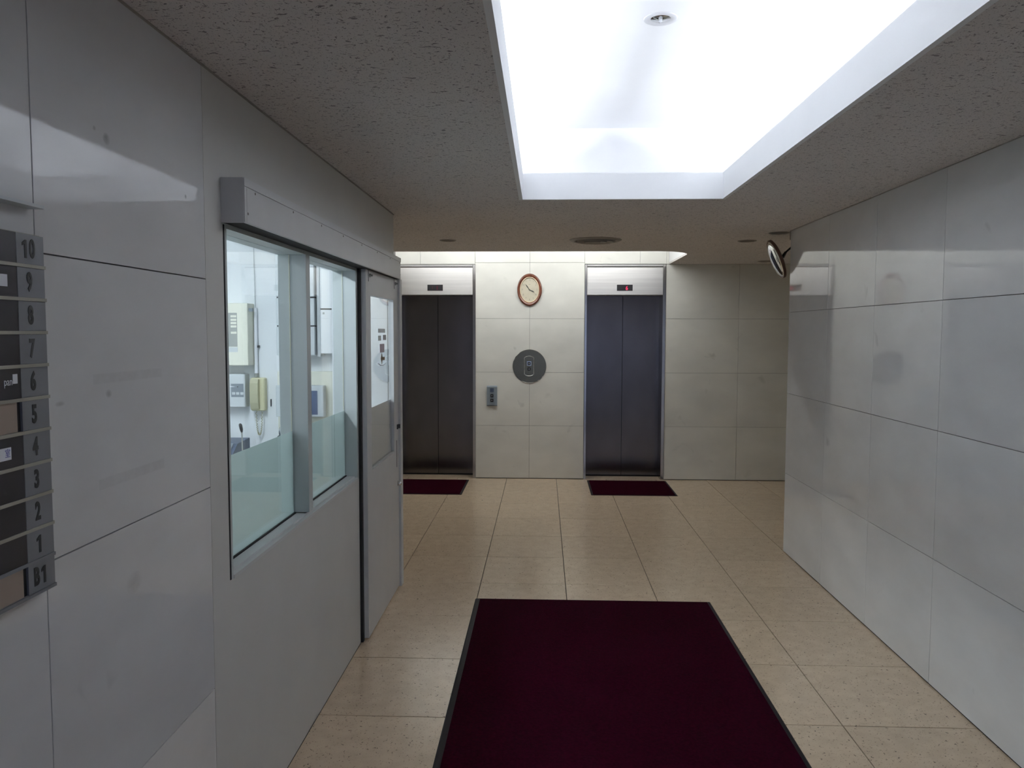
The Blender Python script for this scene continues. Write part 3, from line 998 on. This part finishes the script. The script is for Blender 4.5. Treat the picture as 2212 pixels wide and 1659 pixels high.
# cream distribution panel with its slatted label window
pb = thing('distribution_panel', (-2.0, 4.96, 1.44), 'cream enamel panel box with slatted label window on the guardroom wall', 'panel box')
box('case', -2.20, -1.840, 4.90, GY1 - 0.001, 1.438, 1.826, CREAM, pb, 0.003)
g = box('label_window', -2.10, -1.906, 4.8985, 4.9005, 1.556, 1.766, GREYM, pb)
for z in (1.744, 1.722, 1.702, 1.681, 1.642):
    for x0, x1 in ((-1.946, -1.910), (-1.978, -1.966), (-2.04, -2.00)):
        box('label_slat', x0, x1, 4.8975, 4.899, z - 0.006, z + 0.007, CREAM, g)
box('paper_label', -2.0, -1.905, 4.8988, 4.8998, 1.522, 1.552, GREYBOX, pb)
t = MB().box(-1.840, -1.818, 4.925, 4.945, 1.775, 1.795)
t.build('latch', GREYD, pb)

cd = thing('cable_conduit', (-1.826, 5.0, 1.39), 'white cable conduit running down to the wall telephone', 'conduit')
MB().tube([(-1.826, 5.0, 1.372), (-1.826, 5.0, 1.80)], 0.011, 10).build('pipe', WHITE, cd)
MB().tube([(-1.826, 5.0, 1.360), (-1.826, 5.0, 1.385)], 0.0135, 10).build('connector', GREYM, cd)
box('clip', -1.817, -1.806, 4.995, GY1 - 0.001, 1.548, 1.562, BLACK, cd)
MB().tube([(-1.832, 5.012, 1.80), (-1.834, 5.012, 2.10), (-1.835, 5.012, 2.384)], 0.003, 6).build('cable', GREYBOX, cd)

cb_ = thing('control_box', (-1.95, 4.97, 1.17), 'pale grey control box with dark display left of the wall telephone', 'control box')
box('case', -2.06, -1.879, 4.94, GY1 - 0.001, 1.172, 1.383, GREYBOX, cb_, 0.004)
g = box('display_face', -1.968, -1.888, 4.9385, 4.9405, 1.237, 1.321, GREYD, cb_)
for x0 in (-1.962, -1.936, -1.909):
    box('key_label', x0, x0 + 0.020, 4.9375, 4.939, 1.252, 1.268, GREYBOX, g)
MB().lathe([(0.004, 0), (0.004, 0.003)], (-1.925, 4.9385, 1.302), NF, 10).build('indicator_lamp', BLACK, g)
MB().prism([(-2.0, 1.309), (-1.938, 1.303), (-2.0, 1.297)], 1, 4.9375, 4.9384).build('paper_glare', WHITE, g)  # glare on a paper sticker, drawn as a white wedge

tp = thing('wall_telephone', (-1.81, 4.97, 1.145), 'cream wall telephone with coiled cord hanging below', 'telephone')
box('body', -1.853, -1.765, 4.965, GY1 - 0.001, 1.147, 1.357, CREAM_L, tp, 0.006)
MB().prism([(4.9645, 1.165), (4.945, 1.158), (4.933, 1.20), (4.930, 1.26), (4.933, 1.325), (4.945, 1.352), (4.9645, 1.347)], 0, -1.847, -1.795).build('handset', CREAM_D, tp)
cpts = []
for k in range(120):
    u = k / 119
    a = math.pi * u
    x = -1.808 - 0.018 * math.cos(a)
    z = 1.147 - 0.155 * math.sin(a) ** 0.8
    cpts.append((x + 0.0045 * math.cos(k * 1.35), 4.985 + 0.0045 * math.sin(k * 1.35), z))
MB().tube(cpts, 0.0022, 5).build('cord', CREAM_D, tp)

MB().box(-1.744, -1.737, GY1 - 0.008, GY1 - 0.001, 1.171, 1.219, 0.001).build('wall_slot', BLACK, None, label='short black vertical wall fitting right of the wall telephone', category='fitting')

mi = thing('desk_microphone', (-1.779, 4.62, 0.73), 'gooseneck microphone with black head standing on the guardroom desk', 'microphone')
MB().lathe([(0.05, 0.0), (0.05, 0.010), (0.030, 0.022), (0.008, 0.028)], (-1.779, 4.62, 0.7305), (0, 0, 1), 24).build('base', BLUE, mi)
MB().tube([(-1.779, 4.62, 0.755), (-1.779, 4.62, 0.95), (-1.780, 4.615, 1.06)], 0.0042, 8).build('stem', GREYM, mi)
MB().tube([(-1.780, 4.615, 1.055), (-1.781, 4.613, 1.07), (-1.785, 4.608, 1.10), (-1.788, 4.606, 1.108)], [0.005, 0.009, 0.010, 0.005], 10).build('head', BLACK, mi)

cs = thing('desk_console', (-1.92, 4.62, 0.73), 'dark blue console on the desk beside the microphone', 'console')
MB().prism([(4.44, 0.7305), (4.90, 0.7305), (4.90, 0.985), (4.70, 0.975), (4.44, 0.80)], 0, -2.20, -1.84).build('case', BLUE, cs)
MB().prism([(4.45, 0.815), (4.69, 0.976), (4.688, 0.979), (4.448, 0.818)], 0, -2.17, -1.86).build('key_panel', GREYD, cs)

pc = thing('paper_cup', (-1.875, 4.40, 0.73), 'white rounded cup on the desk near the window edge', 'cup')
MB().lathe([(0.030, 0.0), (0.036, 0.12), (0.037, 0.20), (0.030, 0.232), (0.012, 0.236)], (-1.875, 4.40, 0.7305), (0, 0, 1), 24).build('cup_body', WHITE, pc)

kn = thing('desk_lamp', (-1.575, 4.70, 0.73), 'small black and chrome lamp half hidden by the window mullion', 'lamp')
MB().lathe([(0.06, 0), (0.06, 0.012), (0.012, 0.02)], (-1.60, 4.72, 0.7305), (0, 0, 1), 24).build('base', BLACK, kn)
MB().tube([(-1.60, 4.72, 0.745), (-1.605, 4.71, 0.95), (-1.590, 4.70, 1.02), (-1.565, 4.70, 1.035)], 0.006, 8).build('stem', BLACK, kn)
MB().lathe([(0.022, -0.03), (0.028, 0.0), (0.024, 0.018), (0.010, 0.028)], (-1.560, 4.70, 1.055), (0.2, -0.3, 1), 24).build('shade', CHROME, kn)

# wall cabinets right of the mullion
def cab(x0, x1, y0, breaks, mt, label, narrow=False):
    o = thing('wall_cabinet', ((x0 + x1) / 2, 4.96, breaks[-1]), label, 'cabinet', 'tall wall boxes in the guardroom')
    for a, b_ in zip(breaks[:-1], breaks[1:]):
        box('case', x0, x1, y0, GY1 - 0.001, b_ + 0.004, a - 0.004, mt, o, 0.002)
    for z in breaks[1:-1]:
        box('gap', x0 + 0.004, x1 - 0.001, y0 + 0.004, GY1 - 0.001, z - 0.004, z + 0.004, DARK, o)
    return o


c1 = cab(-1.66, -1.420, 4.90, [2.30, 1.862, 1.685, 1.500], GREYBOX, 'wide pale grey wall cabinet in three sections behind the window mullion')
c2 = cab(-1.4135, -1.392, 4.93, [2.30, 1.490], GREYBOX, 'narrow grey cable trunk between the two wall cabinets')
c3 = cab(-1.385, -1.312, 4.91, [2.30, 1.790, 1.510], ROOMW, 'white wall cabinet in two sections right of the cable trunk')
for z in (2.07, 1.77):
    box('cabinet_mark', -1.370, -1.358, 4.9085, 4.9105, z - 0.012, z, GREYM, c3)

pn = thing('cream_wall_board', (-1.5, 4.98, 0.73), 'cream board on the guardroom wall behind the framed screen', 'panel')
box('board', -1.68, -1.3125, 4.965, GY1 - 0.001, 0.90, 1.399, CREAM, pn, 0.002)
sn = thing('framed_screen', (-1.52, 4.93, 1.12), 'pale framed monitor with dark blue screen on the guardroom wall', 'screen')
box('frame', -1.672, -1.371, 4.905, 4.9645, 1.118, 1.314, GREYBOX, sn, 0.003)
box('screen', -1.632, -1.408, 4.9035, 4.9055, 1.132, 1.282, SCREEN, sn)
